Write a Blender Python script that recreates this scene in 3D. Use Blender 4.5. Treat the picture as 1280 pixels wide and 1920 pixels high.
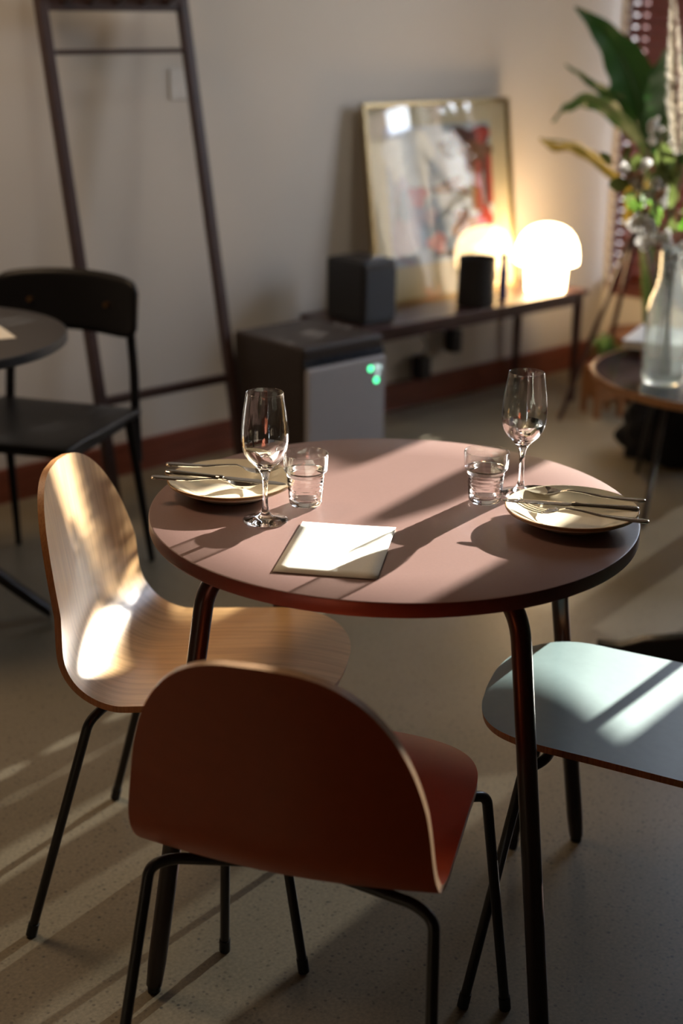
import bpy, bmesh, math, random
from mathutils import Vector, Matrix
random.seed(7)
PI = math.pi
sc = bpy.context.scene
for o in list(bpy.data.objects):
    bpy.data.objects.remove(o)
COL = sc.collection

# ------------------------------------------------------------------ camera
PITCH, ROLL = 0.34098, 0.012909
cam = bpy.data.cameras.new('camera')
cam.sensor_fit = 'HORIZONTAL'; cam.sensor_width = 24.0
cam.lens = 2685.0 / 1280.0 * 24.0
cam.clip_start = 0.05; cam.clip_end = 200
cam.dof.use_dof = True
cam.dof.focus_distance = 2.12
cam.dof.aperture_fstop = 2.4
camo = bpy.data.objects.new('camera', cam); COL.objects.link(camo)
c_, s_ = math.cos(PITCH), math.sin(PITCH)
fw = Vector((0, c_, -s_)); rt = Vector((1, 0, 0)); up = Vector((0, s_, c_))
rt2 = rt * math.cos(ROLL) + up * math.sin(ROLL); up2 = up * math.cos(ROLL) - rt * math.sin(ROLL)
m = Matrix((rt2, up2, -fw)).transposed().to_4x4()
m.translation = Vector((-.080, -2.087, 1.462))
camo.matrix_world = m
sc.camera = camo

# ------------------------------------------------------------------ colour management
sc.view_settings.view_transform = 'Standard'
sc.view_settings.look = 'None'
sc.view_settings.gamma = 1.0
sc.view_settings.use_curve_mapping = False
sc.view_settings.exposure = 0.95
cy = sc.cycles
cy.use_denoising = True
cy.max_bounces = 14; cy.transmission_bounces = 12; cy.transparent_max_bounces = 16
cy.diffuse_bounces = 5; cy.glossy_bounces = 6
cy.caustics_reflective = True; cy.caustics_refractive = True
cy.blur_glossy = 0.5
cy.sample_clamp_indirect = 12

# ------------------------------------------------------------------ room frame: u along the back wall, v out from it
TH = math.radians(42.5)
A0 = Vector((-.83, 2.353, 0)); DW = Vector((math.cos(TH), math.sin(TH), 0)); NW = Vector((math.sin(TH), -math.cos(TH), 0))
def W(u, v, z=0.0): return A0 + DW * u + NW * v + Vector((0, 0, z))
ROT_WALL = TH          # local x along the wall, local -y out into the room

# ------------------------------------------------------------------ world, sun, window portals
SKY = 10.0
world = bpy.data.worlds.new('World'); sc.world = world; world.use_nodes = True
wn = world.node_tree.nodes; wn.clear()
bg = wn.new('ShaderNodeBackground'); wo = wn.new('ShaderNodeOutputWorld')
tc = wn.new('ShaderNodeTexCoord'); sx = wn.new('ShaderNodeSeparateXYZ'); rmp = wn.new('ShaderNodeValToRGB')
L = world.node_tree.links.new
L(tc.outputs['Generated'], sx.inputs[0]); L(sx.outputs['Z'], rmp.inputs[0]); L(rmp.outputs[0], bg.inputs[0]); L(bg.outputs[0], wo.inputs[0])
rmp.color_ramp.elements[0].position = 0.0; rmp.color_ramp.elements[0].color = (.22, .2, .17, 1)
rmp.color_ramp.elements[1].position = 0.04; rmp.color_ramp.elements[1].color = (.86, .9, 1, 1)
e = rmp.color_ramp.elements.new(.8); e.color = (.5, .66, 1, 1)
bg.inputs[1].default_value = SKY

SUN_AZ, SUN_EL = math.radians(53.4), math.radians(15.0)
sd = Vector((math.cos(SUN_AZ) * math.cos(SUN_EL), math.sin(SUN_AZ) * math.cos(SUN_EL), math.sin(SUN_EL)))
sun = bpy.data.lights.new('sun', 'SUN'); sun.energy = 19; sun.color = (1, .93, .84); sun.angle = math.radians(.45)
suno = bpy.data.objects.new('sun', sun); COL.objects.link(suno)
suno.rotation_euler = sd.to_track_quat('Z', 'Y').to_euler(); suno.location = (6, 8, 5)

UW = 2.53              # inner face of the window wall
OPEN = [(.03, .83, .33, 2.3), (.92, 1.24, .3, 2.3), (1.31, 2.02, .3, 2.3)]  # last two openings are unseen, cut to shape where sun and shade fall
def portal(v0, v1, z0, z1):
    a = bpy.data.lights.new('window_portal', 'AREA'); a.shape = 'RECTANGLE'; a.size = v1 - v0; a.size_y = z1 - z0
    a.cycles.is_portal = True
    o = bpy.data.objects.new('window_portal', a); COL.objects.link(o)
    o.location = W(UW + .16, (v0 + v1) / 2, (z0 + z1) / 2)
    X = NW; Z = DW; Y = Z.cross(X)
    mm = Matrix((X, Y, Z)).transposed().to_4x4(); mm.translation = o.location; o.matrix_world = mm
for q in OPEN: portal(*q)

# added fill lights, unseen, that brighten the back wall
def wall_fill(u, v, power, size, tgt, col):
    a = bpy.data.lights.new('wall_washer', 'AREA'); a.shape = 'DISK'; a.size = size; a.energy = power; a.color = col; a.spread = math.radians(110)
    o = bpy.data.objects.new('wall_washer', a); COL.objects.link(o); p = W(u, v, 2.62); o.location = p
    o.rotation_euler = (p - W(*tgt)).to_track_quat('Z', 'Y').to_euler()
wall_fill(1.1, 1.5, 1.1, .5, (1.2, 0, .9), (1, .93, .83))
wall_fill(-.5, 1.5, .6, .5, (-.2, 0, .9), (1, .93, .83))

warm_fill = bpy.data.lights.new('ceiling_lamp', 'AREA'); warm_fill.shape = 'DISK'; warm_fill.size = .7; warm_fill.energy = 12; warm_fill.color = (1, .70, .44)  # added warm fill above the left side, no source seen there
po = bpy.data.objects.new('ceiling_lamp', warm_fill); COL.objects.link(po); po.location = (-1.35, .75, 2.6)

# ------------------------------------------------------------------ materials
MATS = {}
def mat(name, col, rough=.5, metal=0., spec=.5, var=.06, scale=30, bump=0., trans=0., ior=1.45, coat=0., sss=0., emis=None, estr=0., alpha=None, stretch=None):
    if name in MATS: return MATS[name]
    m = bpy.data.materials.new(name); m.use_nodes = True; nt = m.node_tree; b = nt.nodes['Principled BSDF']
    b.inputs['Roughness'].default_value = rough; b.inputs['Metallic'].default_value = metal
    b.inputs['Specular IOR Level'].default_value = spec; b.inputs['IOR'].default_value = ior
    b.inputs['Transmission Weight'].default_value = trans; b.inputs['Coat Weight'].default_value = coat
    b.inputs['Coat Roughness'].default_value = .15
    if emis: b.inputs['Emission Color'].default_value = (*emis, 1); b.inputs['Emission Strength'].default_value = estr
    if trans > 0 and var == .06: var = 0
    if var > 0 or bump > 0:
        t = nt.nodes.new('ShaderNodeTexCoord'); mp = nt.nodes.new('ShaderNodeMapping'); n = nt.nodes.new('ShaderNodeTexNoise')
        n.inputs['Scale'].default_value = scale; n.inputs['Detail'].default_value = 5
        if stretch: mp.inputs['Scale'].default_value = stretch
        nt.links.new(t.outputs['Object'], mp.inputs[0]); nt.links.new(mp.outputs[0], n.inputs['Vector'])
        r = nt.nodes.new('ShaderNodeMixRGB'); r.blend_type = 'MIX'
        r.inputs[1].default_value = (*[max(0, c * (1 - var * 2)) for c in col], 1); r.inputs[2].default_value = (*[min(1, c * (1 + var * 2)) for c in col], 1)
        nt.links.new(n.outputs[0], r.inputs[0]); nt.links.new(r.outputs[0], b.inputs['Base Color'])
        if bump > 0:
            bp = nt.nodes.new('ShaderNodeBump'); bp.inputs['Strength'].default_value = bump; bp.inputs['Distance'].default_value = .002
            nt.links.new(n.outputs[0], bp.inputs['Height']); nt.links.new(bp.outputs[0], b.inputs['Normal'])
    else: b.inputs['Base Color'].default_value = (*col, 1)
    MATS[name] = m; return m

def wood(name, dark, light, rough=.35, axis='Y', scale=6, coat=0.):
    m = bpy.data.materials.new(name); m.use_nodes = True; nt = m.node_tree; b = nt.nodes['Principled BSDF']
    t = nt.nodes.new('ShaderNodeTexCoord'); mp = nt.nodes.new('ShaderNodeMapping')
    s = {'X': (1.2, 26, 26), 'Y': (26, 1.2, 1.2), 'Z': (26, 26, 1.2)}[axis]
    mp.inputs['Scale'].default_value = s
    n = nt.nodes.new('ShaderNodeTexNoise'); n.inputs['Scale'].default_value = scale; n.inputs['Detail'].default_value = 6; n.inputs['Distortion'].default_value = .4
    r = nt.nodes.new('ShaderNodeValToRGB'); r.color_ramp.elements[0].position = .33; r.color_ramp.elements[1].position = .62
    r.color_ramp.elements[0].color = (*dark, 1); r.color_ramp.elements[1].color = (*light, 1)
    nt.links.new(t.outputs['Object'], mp.inputs[0]); nt.links.new(mp.outputs[0], n.inputs['Vector']); nt.links.new(n.outputs[0], r.inputs[0]); nt.links.new(r.outputs[0], b.inputs['Base Color'])
    b.inputs['Roughness'].default_value = rough; b.inputs['Coat Weight'].default_value = coat; b.inputs['Coat Roughness'].default_value = .36
    bp = nt.nodes.new('ShaderNodeBump'); bp.inputs['Strength'].default_value = .12; bp.inputs['Distance'].default_value = .001
    nt.links.new(n.outputs[0], bp.inputs['Height']); nt.links.new(bp.outputs[0], b.inputs['Normal'])
    MATS[name] = m; return m

def concrete():
    m = bpy.data.materials.new('polished_concrete'); m.use_nodes = True; nt = m.node_tree; b = nt.nodes['Principled BSDF']; Ln = nt.links.new
    t = nt.nodes.new('ShaderNodeTexCoord')
    n1 = nt.nodes.new('ShaderNodeTexNoise'); n1.inputs['Scale'].default_value = 2.2; n1.inputs['Detail'].default_value = 6
    n2 = nt.nodes.new('ShaderNodeTexNoise'); n2.inputs['Scale'].default_value = 160; n2.inputs['Detail'].default_value = 3
    vo = nt.nodes.new('ShaderNodeTexVoronoi'); vo.inputs['Scale'].default_value = 95
    vo2 = nt.nodes.new('ShaderNodeTexVoronoi'); vo2.inputs['Scale'].default_value = 34
    for n in (n1, n2, vo, vo2): Ln(t.outputs['Object'], n.inputs['Vector'])
    r1 = nt.nodes.new('ShaderNodeValToRGB'); r1.color_ramp.elements[0].position = .3; r1.color_ramp.elements[1].position = .7
    r1.color_ramp.elements[0].color = (.175, .15, .10, 1); r1.color_ramp.elements[1].color = (.24, .208, .15, 1); Ln(n1.outputs[0], r1.inputs[0])
    mx = nt.nodes.new('ShaderNodeMixRGB'); mx.blend_type = 'OVERLAY'; mx.inputs[0].default_value = .45; Ln(r1.outputs[0], mx.inputs[1]); Ln(n2.outputs[0], mx.inputs[2])
    def speck(v, lo, hi, col, prev):
        r = nt.nodes.new('ShaderNodeValToRGB'); r.color_ramp.elements[0].position = lo; r.color_ramp.elements[1].position = hi
        r.color_ramp.elements[0].color = (1, 1, 1, 1); r.color_ramp.elements[1].color = (0, 0, 0, 1); Ln(v.outputs['Distance'], r.inputs[0])
        # only some cells carry a stone
        sp = nt.nodes.new('ShaderNodeSeparateColor'); Ln(v.outputs['Color'], sp.inputs[0])
        gt = nt.nodes.new('ShaderNodeMath'); gt.operation = 'GREATER_THAN'; gt.inputs[1].default_value = .6; Ln(sp.outputs[0], gt.inputs[0])
        mu = nt.nodes.new('ShaderNodeMath'); mu.operation = 'MULTIPLY'; Ln(r.outputs[0], mu.inputs[0]); Ln(gt.outputs[0], mu.inputs[1])
        x = nt.nodes.new('ShaderNodeMixRGB'); Ln(mu.outputs[0], x.inputs[0]); Ln(prev, x.inputs[1]); x.inputs[2].default_value = col
        return x.outputs[0]
    c = speck(vo, .18, .34, (.12, .1, .075, 1), mx.outputs[0])
    c = speck(vo2, .06, .13, (.06, .055, .045, 1), c)
    Ln(c, b.inputs['Base Color'])
    rr = nt.nodes.new('ShaderNodeMapRange'); rr.inputs[3].default_value = .28; rr.inputs[4].default_value = .45; Ln(n1.outputs[0], rr.inputs[0]); Ln(rr.outputs[0], b.inputs['Roughness'])
    b.inputs['Specular IOR Level'].default_value = .42
    MATS['concrete'] = m; return m

def glass(name, col=(1, 1, 1), rough=0., ior=1.5):
    m = bpy.data.materials.new(name); m.use_nodes = True; nt = m.node_tree; nt.nodes.clear()
    g = nt.nodes.new('ShaderNodeBsdfGlass'); g.inputs['Color'].default_value = (*col, 1); g.inputs['Roughness'].default_value = rough; g.inputs['IOR'].default_value = ior
    o = nt.nodes.new('ShaderNodeOutputMaterial'); nt.links.new(g.outputs[0], o.inputs[0]); MATS[name] = m; return m
def pane(name, tint=(1, 1, 1), refl=1.0):
    m = bpy.data.materials.new(name); m.use_nodes = True; nt = m.node_tree; nt.nodes.clear()
    t = nt.nodes.new('ShaderNodeBsdfTransparent'); t.inputs[0].default_value = (*tint, 1)
    g = nt.nodes.new('ShaderNodeBsdfGlossy'); g.inputs['Roughness'].default_value = .02
    lw_ = nt.nodes.new('ShaderNodeLayerWeight'); lw_.inputs[0].default_value = .5
    pw = nt.nodes.new('ShaderNodeMath'); pw.operation = 'POWER'; pw.inputs[1].default_value = 4.0; nt.links.new(lw_.outputs['Facing'], pw.inputs[0])
    f = nt.nodes.new('ShaderNodeMath'); f.operation = 'MULTIPLY_ADD'; f.inputs[1].default_value = .9; f.inputs[2].default_value = .045; nt.links.new(pw.outputs[0], f.inputs[0])
    mu = nt.nodes.new('ShaderNodeMath'); mu.operation = 'MULTIPLY'; mu.inputs[1].default_value = refl; mu.use_clamp = True
    x = nt.nodes.new('ShaderNodeMixShader'); o = nt.nodes.new('ShaderNodeOutputMaterial')
    nt.links.new(f.outputs[0], mu.inputs[0]); nt.links.new(mu.outputs[0], x.inputs[0]); nt.links.new(t.outputs[0], x.inputs[1]); nt.links.new(g.outputs[0], x.inputs[2]); nt.links.new(x.outputs[0], o.inputs[0])
    MATS[name] = m; return m
def thin(name, col, tr=.35, rough=.5, through=0.):
    """thin leaf / petal / cloth: diffuse + translucent (+ see-through weave)"""
    m = bpy.data.materials.new(name); m.use_nodes = True; nt = m.node_tree; nt.nodes.clear()
    d = nt.nodes.new('ShaderNodeBsdfPrincipled'); d.inputs['Roughness'].default_value = rough
    tn = nt.nodes.new('ShaderNodeTexNoise'); tn.inputs['Scale'].default_value = 14
    cr = nt.nodes.new('ShaderNodeMixRGB'); cr.inputs[1].default_value = (*[c * .75 for c in col], 1); cr.inputs[2].default_value = (*[min(1, c * 1.25) for c in col], 1)
    nt.links.new(tn.outputs[0], cr.inputs[0]); nt.links.new(cr.outputs[0], d.inputs['Base Color'])
    t = nt.nodes.new('ShaderNodeBsdfTranslucent'); nt.links.new(cr.outputs[0], t.inputs[0])
    x = nt.nodes.new('ShaderNodeMixShader'); x.inputs[0].default_value = tr; o = nt.nodes.new('ShaderNodeOutputMaterial')
    nt.links.new(d.outputs[0], x.inputs[1]); nt.links.new(t.outputs[0], x.inputs[2]); out = x.outputs[0]
    if through > 0:
        tp = nt.nodes.new('ShaderNodeBsdfTransparent'); y = nt.nodes.new('ShaderNodeMixShader'); y.inputs[0].default_value = through
        nt.links.new(out, y.inputs[1]); nt.links.new(tp.outputs[0], y.inputs[2]); out = y.outputs[0]
    nt.links.new(out, o.inputs[0]); MATS[name] = m; return m

M_CONC = concrete()
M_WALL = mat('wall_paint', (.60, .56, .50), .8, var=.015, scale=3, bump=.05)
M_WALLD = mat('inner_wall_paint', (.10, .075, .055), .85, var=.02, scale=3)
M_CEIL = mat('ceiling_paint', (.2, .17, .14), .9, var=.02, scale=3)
M_BASE = wood('baseboard_wood', (.13, .035, .02), (.21, .06, .033), .4, 'X')
M_TOP = mat('plum_linoleum', (.22, .130, .113), .34, spec=.6, var=.05, scale=260)
M_TOPE = mat('plum_edge', (.135, .05, .04), .4, var=.05, scale=80)
M_LEG = mat('black_powder_coat', (.018, .015, .014), .33, var=.05, scale=200)
M_TLEG = mat('dark_powder_coat', (.028, .016, .014), .3, var=.05, scale=200)
M_RUBBER = mat('black_rubber', (.012, .012, .012), .6)
M_OAK = wood('oak_veneer', (.50, .27, .095), (.66, .40, .16), .4, 'Y', 5, 1.0)
M_OAKE = wood('oak_ply_edge', (.38, .16, .05), (.5, .24, .08), .45, 'Z', 12)
M_RUST = mat('rust_lacquer', (.36, .062, .016), .42, spec=.3, var=.05, scale=50)
M_RUSTE = mat('rust_chair_ply_edge', (.50, .30, .17), .4, var=.1, scale=120)
M_BLUE = mat('blue_green_lacquer', (.17, .25, .25), .38, var=.04, scale=60)
M_BLUEE = wood('brown_ply_edge', (.22, .09, .03), (.34, .15, .05), .45, 'Z', 12)
M_PLATE = mat('cream_glaze', (.74, .66, .5), .16, spec=.5, var=.02, scale=60)
M_PLRIM = mat('toasted_glaze_rim', (.36, .21, .10), .25, var=.1, scale=60)
M_STEEL = mat('polished_steel', (.56, .52, .47), .13, metal=1, var=.02)
M_GLASS = glass('clear_glass')
M_THIN = pane('thin_blown_glass', (.975, .985, .98), 1.9)
M_THIN.node_tree.nodes['Glossy BSDF'].inputs['Roughness'].default_value = .035
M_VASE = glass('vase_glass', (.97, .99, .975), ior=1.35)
_nt = M_VASE.node_tree; _g = _nt.nodes['Glass BSDF']; _t = _nt.nodes.new('ShaderNodeBsdfTranslucent'); _t.inputs[0].default_value = (.9, .95, .92, 1)  # milky white mixed in, stands for bright outdoor light in the glass
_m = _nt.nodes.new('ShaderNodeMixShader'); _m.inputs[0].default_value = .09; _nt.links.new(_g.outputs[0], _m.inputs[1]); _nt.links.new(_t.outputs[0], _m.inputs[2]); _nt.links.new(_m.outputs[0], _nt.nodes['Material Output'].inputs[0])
M_PAPER = mat('laid_paper', (.78, .76, .68), .7, var=.02, scale=300)
M_DARKWOOD = wood('dark_stained_wood', (.03, .013, .012), (.06, .026, .022), .3, 'X')
M_RACK = wood('dark_rack_wood', (.035, .018, .016), (.055, .03, .026), .4, 'Z')
M_BLACK = mat('black_plastic', (.016, .016, .018), .4)
M_SPK = mat('charcoal_cloth', (.045, .05, .058), .8, var=.2, scale=400, bump=.3)
M_BLKPAINT = mat('black_stained_beech', (.005, .005, .006), .38, spec=.3, var=.1, scale=40)
M_BRASS = mat('brass_rivet', (.5, .28, .12), .3, metal=1, var=.02)

# ------------------------------------------------------------------ mesh helpers
class MB:
    def __init__(s): s.v = []; s.f = []; s.m = []
    def add(s, vs, fs, mi=0):
        o = len(s.v); s.v += [tuple(x) for x in vs]; s.f += [tuple(i + o for i in f) for f in fs]; s.m += [mi] * len(fs); return s
    def box(s, lo, hi, mi=0, rot=0., org=(0, 0, 0)):
        vs = [(x, y, z) for x in (lo[0], hi[0]) for y in (lo[1], hi[1]) for z in (lo[2], hi[2])]
        c, k = math.cos(rot), math.sin(rot)
        vs = [(org[0] + x * c - y * k, org[1] + x * k + y * c, org[2] + z) for x, y, z in vs]
        return s.add(vs, [(0, 1, 3, 2), (4, 6, 7, 5), (0, 4, 5, 1), (2, 3, 7, 6), (0, 2, 6, 4), (1, 5, 7, 3)], mi)
    def tube(s, pts, r, n=12, mi=0, cap=True, flat=1.0):
        P = [Vector(p) for p in pts]; k = len(P); R = r if isinstance(r, (list, tuple)) else [r] * k
        T = [(P[min(i + 1, k - 1)] - P[max(i - 1, 0)]).normalized() for i in range(k)]
        ref = Vector((0, 0, 1)) if abs(T[0].z) < .9 else Vector((0, 1, 0))
        N = (ref - T[0] * ref.dot(T[0])).normalized(); vs = []
        for i in range(k):
            N = (N - T[i] * N.dot(T[i])).normalized(); B = T[i].cross(N)
            for j in range(n):
                a = 2 * PI * j / n; vs.append(P[i] + N * math.cos(a) * R[i] + B * math.sin(a) * R[i] * flat)
        fs = [(i * n + j, i * n + (j + 1) % n, (i + 1) * n + (j + 1) % n, (i + 1) * n + j) for i in range(k - 1) for j in range(n)]
        if cap: fs += [tuple(range(n))[::-1], tuple((k - 1) * n + j for j in range(n))]
        return s.add(vs, fs, mi)
    def lathe(s, prof, n=48, mi=0, org=(0, 0, 0), mis=None, closed=False):
        """prof: list of (r, z); r==0 makes a pole"""
        idx = []; vs = []
        for r, z in prof:
            if r < 1e-7: idx.append([len(vs)] * n); vs.append((org[0], org[1], org[2] + z))
            else:
                idx.append([len(vs) + j for j in range(n)])
                vs += [(org[0] + r * math.cos(2 * PI * j / n), org[1] + r * math.sin(2 * PI * j / n), org[2] + z) for j in range(n)]
        k = len(prof); rng = range(k if closed else k - 1); o = len(s.v); s.v += vs
        for i in rng:
            i2 = (i + 1) % k
            for j in range(n):
                q = [idx[i][j], idx[i][(j + 1) % n], idx[i2][(j + 1) % n], idx[i2][j]]; d = []
                for a in q:
                    if a not in d: d.append(a)
                if len(d) >= 3: s.f.append(tuple(a + o for a in d)); s.m.append(mis[i] if mis else mi)
        return s
    def grid(s, rows, mi=0, closed=False):
        n = len(rows[0]); vs = [p for r in rows for p in r]; k = len(rows); w = n if closed else n - 1
        return s.add(vs, [(i * n + j, i * n + (j + 1) % n, (i + 1) * n + (j + 1) % n, (i + 1) * n + j) for i in range(k - 1) for j in range(w)], mi)
    def prism(s, poly, z0, z1, mi=0, xf=None):
        n = len(poly); vs = [(x, y, z0) for x, y in poly] + [(x, y, z1) for x, y in poly]
        if xf: vs = [xf(Vector(p)) for p in vs]
        return s.add(vs, [tuple(range(n))[::-1], tuple(range(n, 2 * n))] + [(i, (i + 1) % n, n + (i + 1) % n, n + i) for i in range(n)], mi)
    def build(s, name, mats, parent=None, smooth=True, bevel=0., subd=0, fixn=True, angle=40, loc=None, rotz=None):
        me = bpy.data.meshes.new(name); me.from_pydata(s.v, [], s.f)
        for q in (mats if isinstance(mats, (list, tuple)) else [mats]): me.materials.append(q)
        me.polygons.foreach_set('material_index', s.m)
        if fixn:
            b = bmesh.new(); b.from_mesh(me); bmesh.ops.recalc_face_normals(b, faces=b.faces); b.to_mesh(me); b.free()
        me.update(); o = bpy.data.objects.new(name, me); COL.objects.link(o)
        if smooth:
            me.polygons.foreach_set('use_smooth', [True] * len(me.polygons))
            if angle < 180: me.set_sharp_from_angle(angle=math.radians(angle))
        if bevel > 0:
            md = o.modifiers.new('bevel', 'BEVEL'); md.width = bevel; md.segments = 3; md.limit_method = 'ANGLE'; md.angle_limit = math.radians(35)
        if subd: md = o.modifiers.new('sub', 'SUBSURF'); md.levels = subd; md.render_levels = subd
        if parent: o.parent = parent
        if loc is not None: o.location = loc
        if rotz is not None: o.rotation_euler[2] = rotz
        return o
def tag(o, label, cat, group=None):
    o['label'] = label; o['category'] = cat
    if group: o['group'] = group
    return o
def empty(name, loc, label, cat, rotz=0., group=None):
    o = bpy.data.objects.new(name, None); COL.objects.link(o); o.location = loc; o.rotation_euler[2] = rotz; o.empty_display_size = .05
    return tag(o, label, cat, group)
def struct(o): o['kind'] = 'structure'; return o
def fillet(pts, r, n=6):
    P = [Vector(p) for p in pts]; out = [P[0]]
    for i in range(1, len(P) - 1):
        a, b, c = P[i - 1], P[i], P[i + 1]; d1 = (a - b); d2 = (c - b); rr = min(r, d1.length * .45, d2.length * .45)
        p, q = b + d1.normalized() * rr, b + d2.normalized() * rr
        for k in range(n + 1): t = k / n; out.append(p * (1 - t) ** 2 + b * 2 * t * (1 - t) + q * t * t)
    out.append(P[-1]); return out
def smoothpath(pts, n=8):
    P = [Vector(p) for p in pts]; P = [P[0] * 2 - P[1]] + P + [P[-1] * 2 - P[-2]]; out = []
    for i in range(1, len(P) - 2):
        for k in range(n):
            t = k / n; a, b, c, d = P[i - 1:i + 3]
            out.append(.5 * ((2 * b) + (-a + c) * t + (2 * a - 5 * b + 4 * c - d) * t * t + (-a + 3 * b - 3 * c + d) * t ** 3))
    out.append(P[-2]); return out
def interp(x, xs, ys):
    if x <= xs[0]: return ys[0]
    for i in range(1, len(xs)):
        if x <= xs[i]: t = (x - xs[i - 1]) / (xs[i] - xs[i - 1]); return ys[i - 1] + (ys[i] - ys[i - 1]) * t
    return ys[-1]
def dup(o, parent=None):
    c = o.copy(); COL.objects.link(c)
    if parent is not None: c.parent = parent
    for ch in list(o.children): dup(ch, c)
    return c

# ================================================================== SETTING
U0, V1, HC = -3.7, 5.6, 2.75
def wallbox(name, m, u0, u1, v0, v1, z0, z1, b=None):
    b = b or MB(); b.box((u0, -v1, z0), (u1, -v0, z1)); return b
def wbuild(b, name, m, **k):
    return b.build(name, m, smooth=False, loc=A0, rotz=TH, **k)
struct(wbuild(MB().box((U0 - .15, -V1 - .15, -.1), (UW + .15, .15, 0)), 'floor', M_CONC))
struct(wbuild(MB().box((U0 - .15, -V1 - .15, HC), (UW + .15, .15, HC + .1)), 'ceiling', M_CEIL))
struct(wbuild(MB().box((U0 - .15, 0, 0), (UW + .15, .15, HC)), 'wall_back', M_WALL))
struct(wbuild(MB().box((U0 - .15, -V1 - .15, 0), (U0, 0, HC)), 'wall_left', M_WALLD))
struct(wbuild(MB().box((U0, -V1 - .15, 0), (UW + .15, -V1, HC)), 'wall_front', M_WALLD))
b = MB(); T_ = .14
edges = [0.0] + [e for q in OPEN for e in (q[0], q[1])] + [V1]
b.box((UW, -V1, 0), (UW + T_, 0, .3)); b.box((UW, -V1, 2.3), (UW + T_, 0, HC))
for i in range(0, len(edges), 2): b.box((UW, -edges[i + 1], .3), (UW + T_, -edges[i], 2.3))
b.box((UW, -.83, .3), (UW + T_, -.03, .33))
b.box((UW + .02, -2.02, .3), (UW + .1, -1.665, 1.22))          # added solid panel, unseen, keeps sun off the floor at right
struct(wbuild(b, 'wall_right', M_WALL))
struct(wbuild(MB().box((U0, -.016, 0), (UW, 0, .10)).box((U0, -.012, .10), (UW, 0, .106)), 'baseboard_back', M_BASE))
struct(wbuild(MB().box((UW - .016, -V1, 0), (UW, -.016, .10)), 'baseboard_right', M_BASE))
M_FRAME = wood('window_frame_wood', (.10, .028, .018), (.17, .05, .03), .45, 'Z')
M_PANE = pane('window_glass', (.97, .985, .98), 1.0)
for n, (v0, v1, z0, z1) in enumerate(OPEN):
    e = bpy.data.objects.new('window_%d' % (n + 1), None); COL.objects.link(e); e.location = W(UW, (v0 + v1) / 2, z0); struct(e); e.rotation_euler[2] = TH
    w = (v1 - v0) / 2; h = z1 - z0; t = .012
    f = MB()
    for (a0, a1, c0, c1) in ((-w, -w + t, 0, h), (w - t, w, 0, h), (-w, w, 0, t), (-w, w, h - t, h)): f.box((.08, a0, c0), (.13, a1, c1))
    f.build('window_frame', M_FRAME, e, smooth=False)
    MB().box((.103, -w + t, t), (.107, w - t, h - t)).build('window_pane', M_PANE, e, smooth=False)
    if n == 2:
        MB().box((.06, -w, 1.09), (.12, w, 1.215)).build('transom_rail', M_FRAME, e, smooth=False)  # unseen rail, set to keep sun off the oak and rust seats
        # added post, unseen, tapered to cast the narrowing shadow band on the table
        b = MB(); ym = (v0 + v1) / 2
        for y0, y1, za, zb in ((ym - 1.665, ym - 1.597, 0, 1.345),): b.box((.0, y0, za), (.14, y1, zb))
        b.add([(x, y, z) for x in (.0, .14) for y, z in ((ym - 1.665, 1.345), (ym - 1.597, 1.345), (ym - 1.615, 1.41), (ym - 1.648, 1.41))], [(0, 1, 2, 3), (4, 7, 6, 5), (0, 4, 5, 1), (1, 5, 6, 2), (2, 6, 7, 3), (3, 7, 4, 0)])
        b.build('window_post', M_FRAME, e, smooth=False)
    if n == 1: MB().box((.06, -w, 1.135), (.12, w, 1.185)).build('transom_rail', M_FRAME, e, smooth=False)  # added rail, unseen, narrows the sun band on the oak chair
    if n == 2: MB().box((.06, w - .12, 1.21), (.12, w, 1.385)).build('side_panel', M_FRAME, e, smooth=False)  # added panel, unseen, shades the rear left of the tabletop
    # sill board
    MB().box((-.02, -w - (.02 if n else .0), -.022), (.14, w, 0)).build('window_sill', M_FRAME if n == 0 else M_WALL, e, smooth=False, bevel=.003)

# added sheer curtain, unseen, dims the sun that reaches the floor
M_SHEER = thin('sheer_linen', (.62, .54, .44), .45, .8, .08)
M_SHEER2 = thin('open_weave_linen', (.62, .54, .44), .45, .8, .16)
rows = []
for i in range(3):
    z = .34 + i * .45
    rows.append([(UW - .03 + .012 * math.sin(j * 1.15), -(1.115 + j * .525 / 60), z) for j in range(61)])
cc = MB().grid(rows).build('cafe_curtain', M_SHEER, loc=A0, rotz=TH, angle=180)
rows = [[(UW - .03 + .008 * math.sin(j * 1.15), -(.88 + j * .232 / 24), z) for j in range(25)] for z in (.34, .79, 1.24)]
MB().grid(rows).build('open_weave_panel', M_SHEER2, cc, angle=180)  # added looser panel, lets more sun through to the vase
rod = MB().tube([(UW - .03, -.86, 1.245), (UW - .03, -1.66, 1.245)], .006).build('curtain_rod', M_BRASS, cc)
tag(cc, 'sheer linen half curtain hanging on a brass rod across the lower window', 'curtain')
# added roller shade, unseen, blocks sun at the right of table and seat
rs = empty('roller_shade', W(UW - .03, 1.87, 2.25), 'plain roller shade pulled halfway down over the narrow window', 'blind', TH)
MB().box((-.003, -.15, -.79), (.003, -.005, 0)).build('shade_cloth', mat('shade_cloth', (.3, .27, .23), .9), rs, smooth=False)
MB().tube([(0, -.155, 0), (0, 0, 0)], .022).build('roller', M_BLACK, rs)
rs2 = empty('roller_shade', W(UW - .03, 1.14, 2.25), 'plain roller shade pulled a quarter down over the narrow window next to the blind', 'blind', TH)  # added shade in two cloths, keeps sun off the oak back
for ya, yb in ((-.15, .02), (.095, .23)): MB().box((-.003, ya, -.74), (.003, yb, 0)).build('shade_cloth', MATS['shade_cloth'], rs2, smooth=False)
MB().tube([(0, -.155, 0), (0, .155, 0)], .022).build('roller', M_BLACK, rs2)
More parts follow.
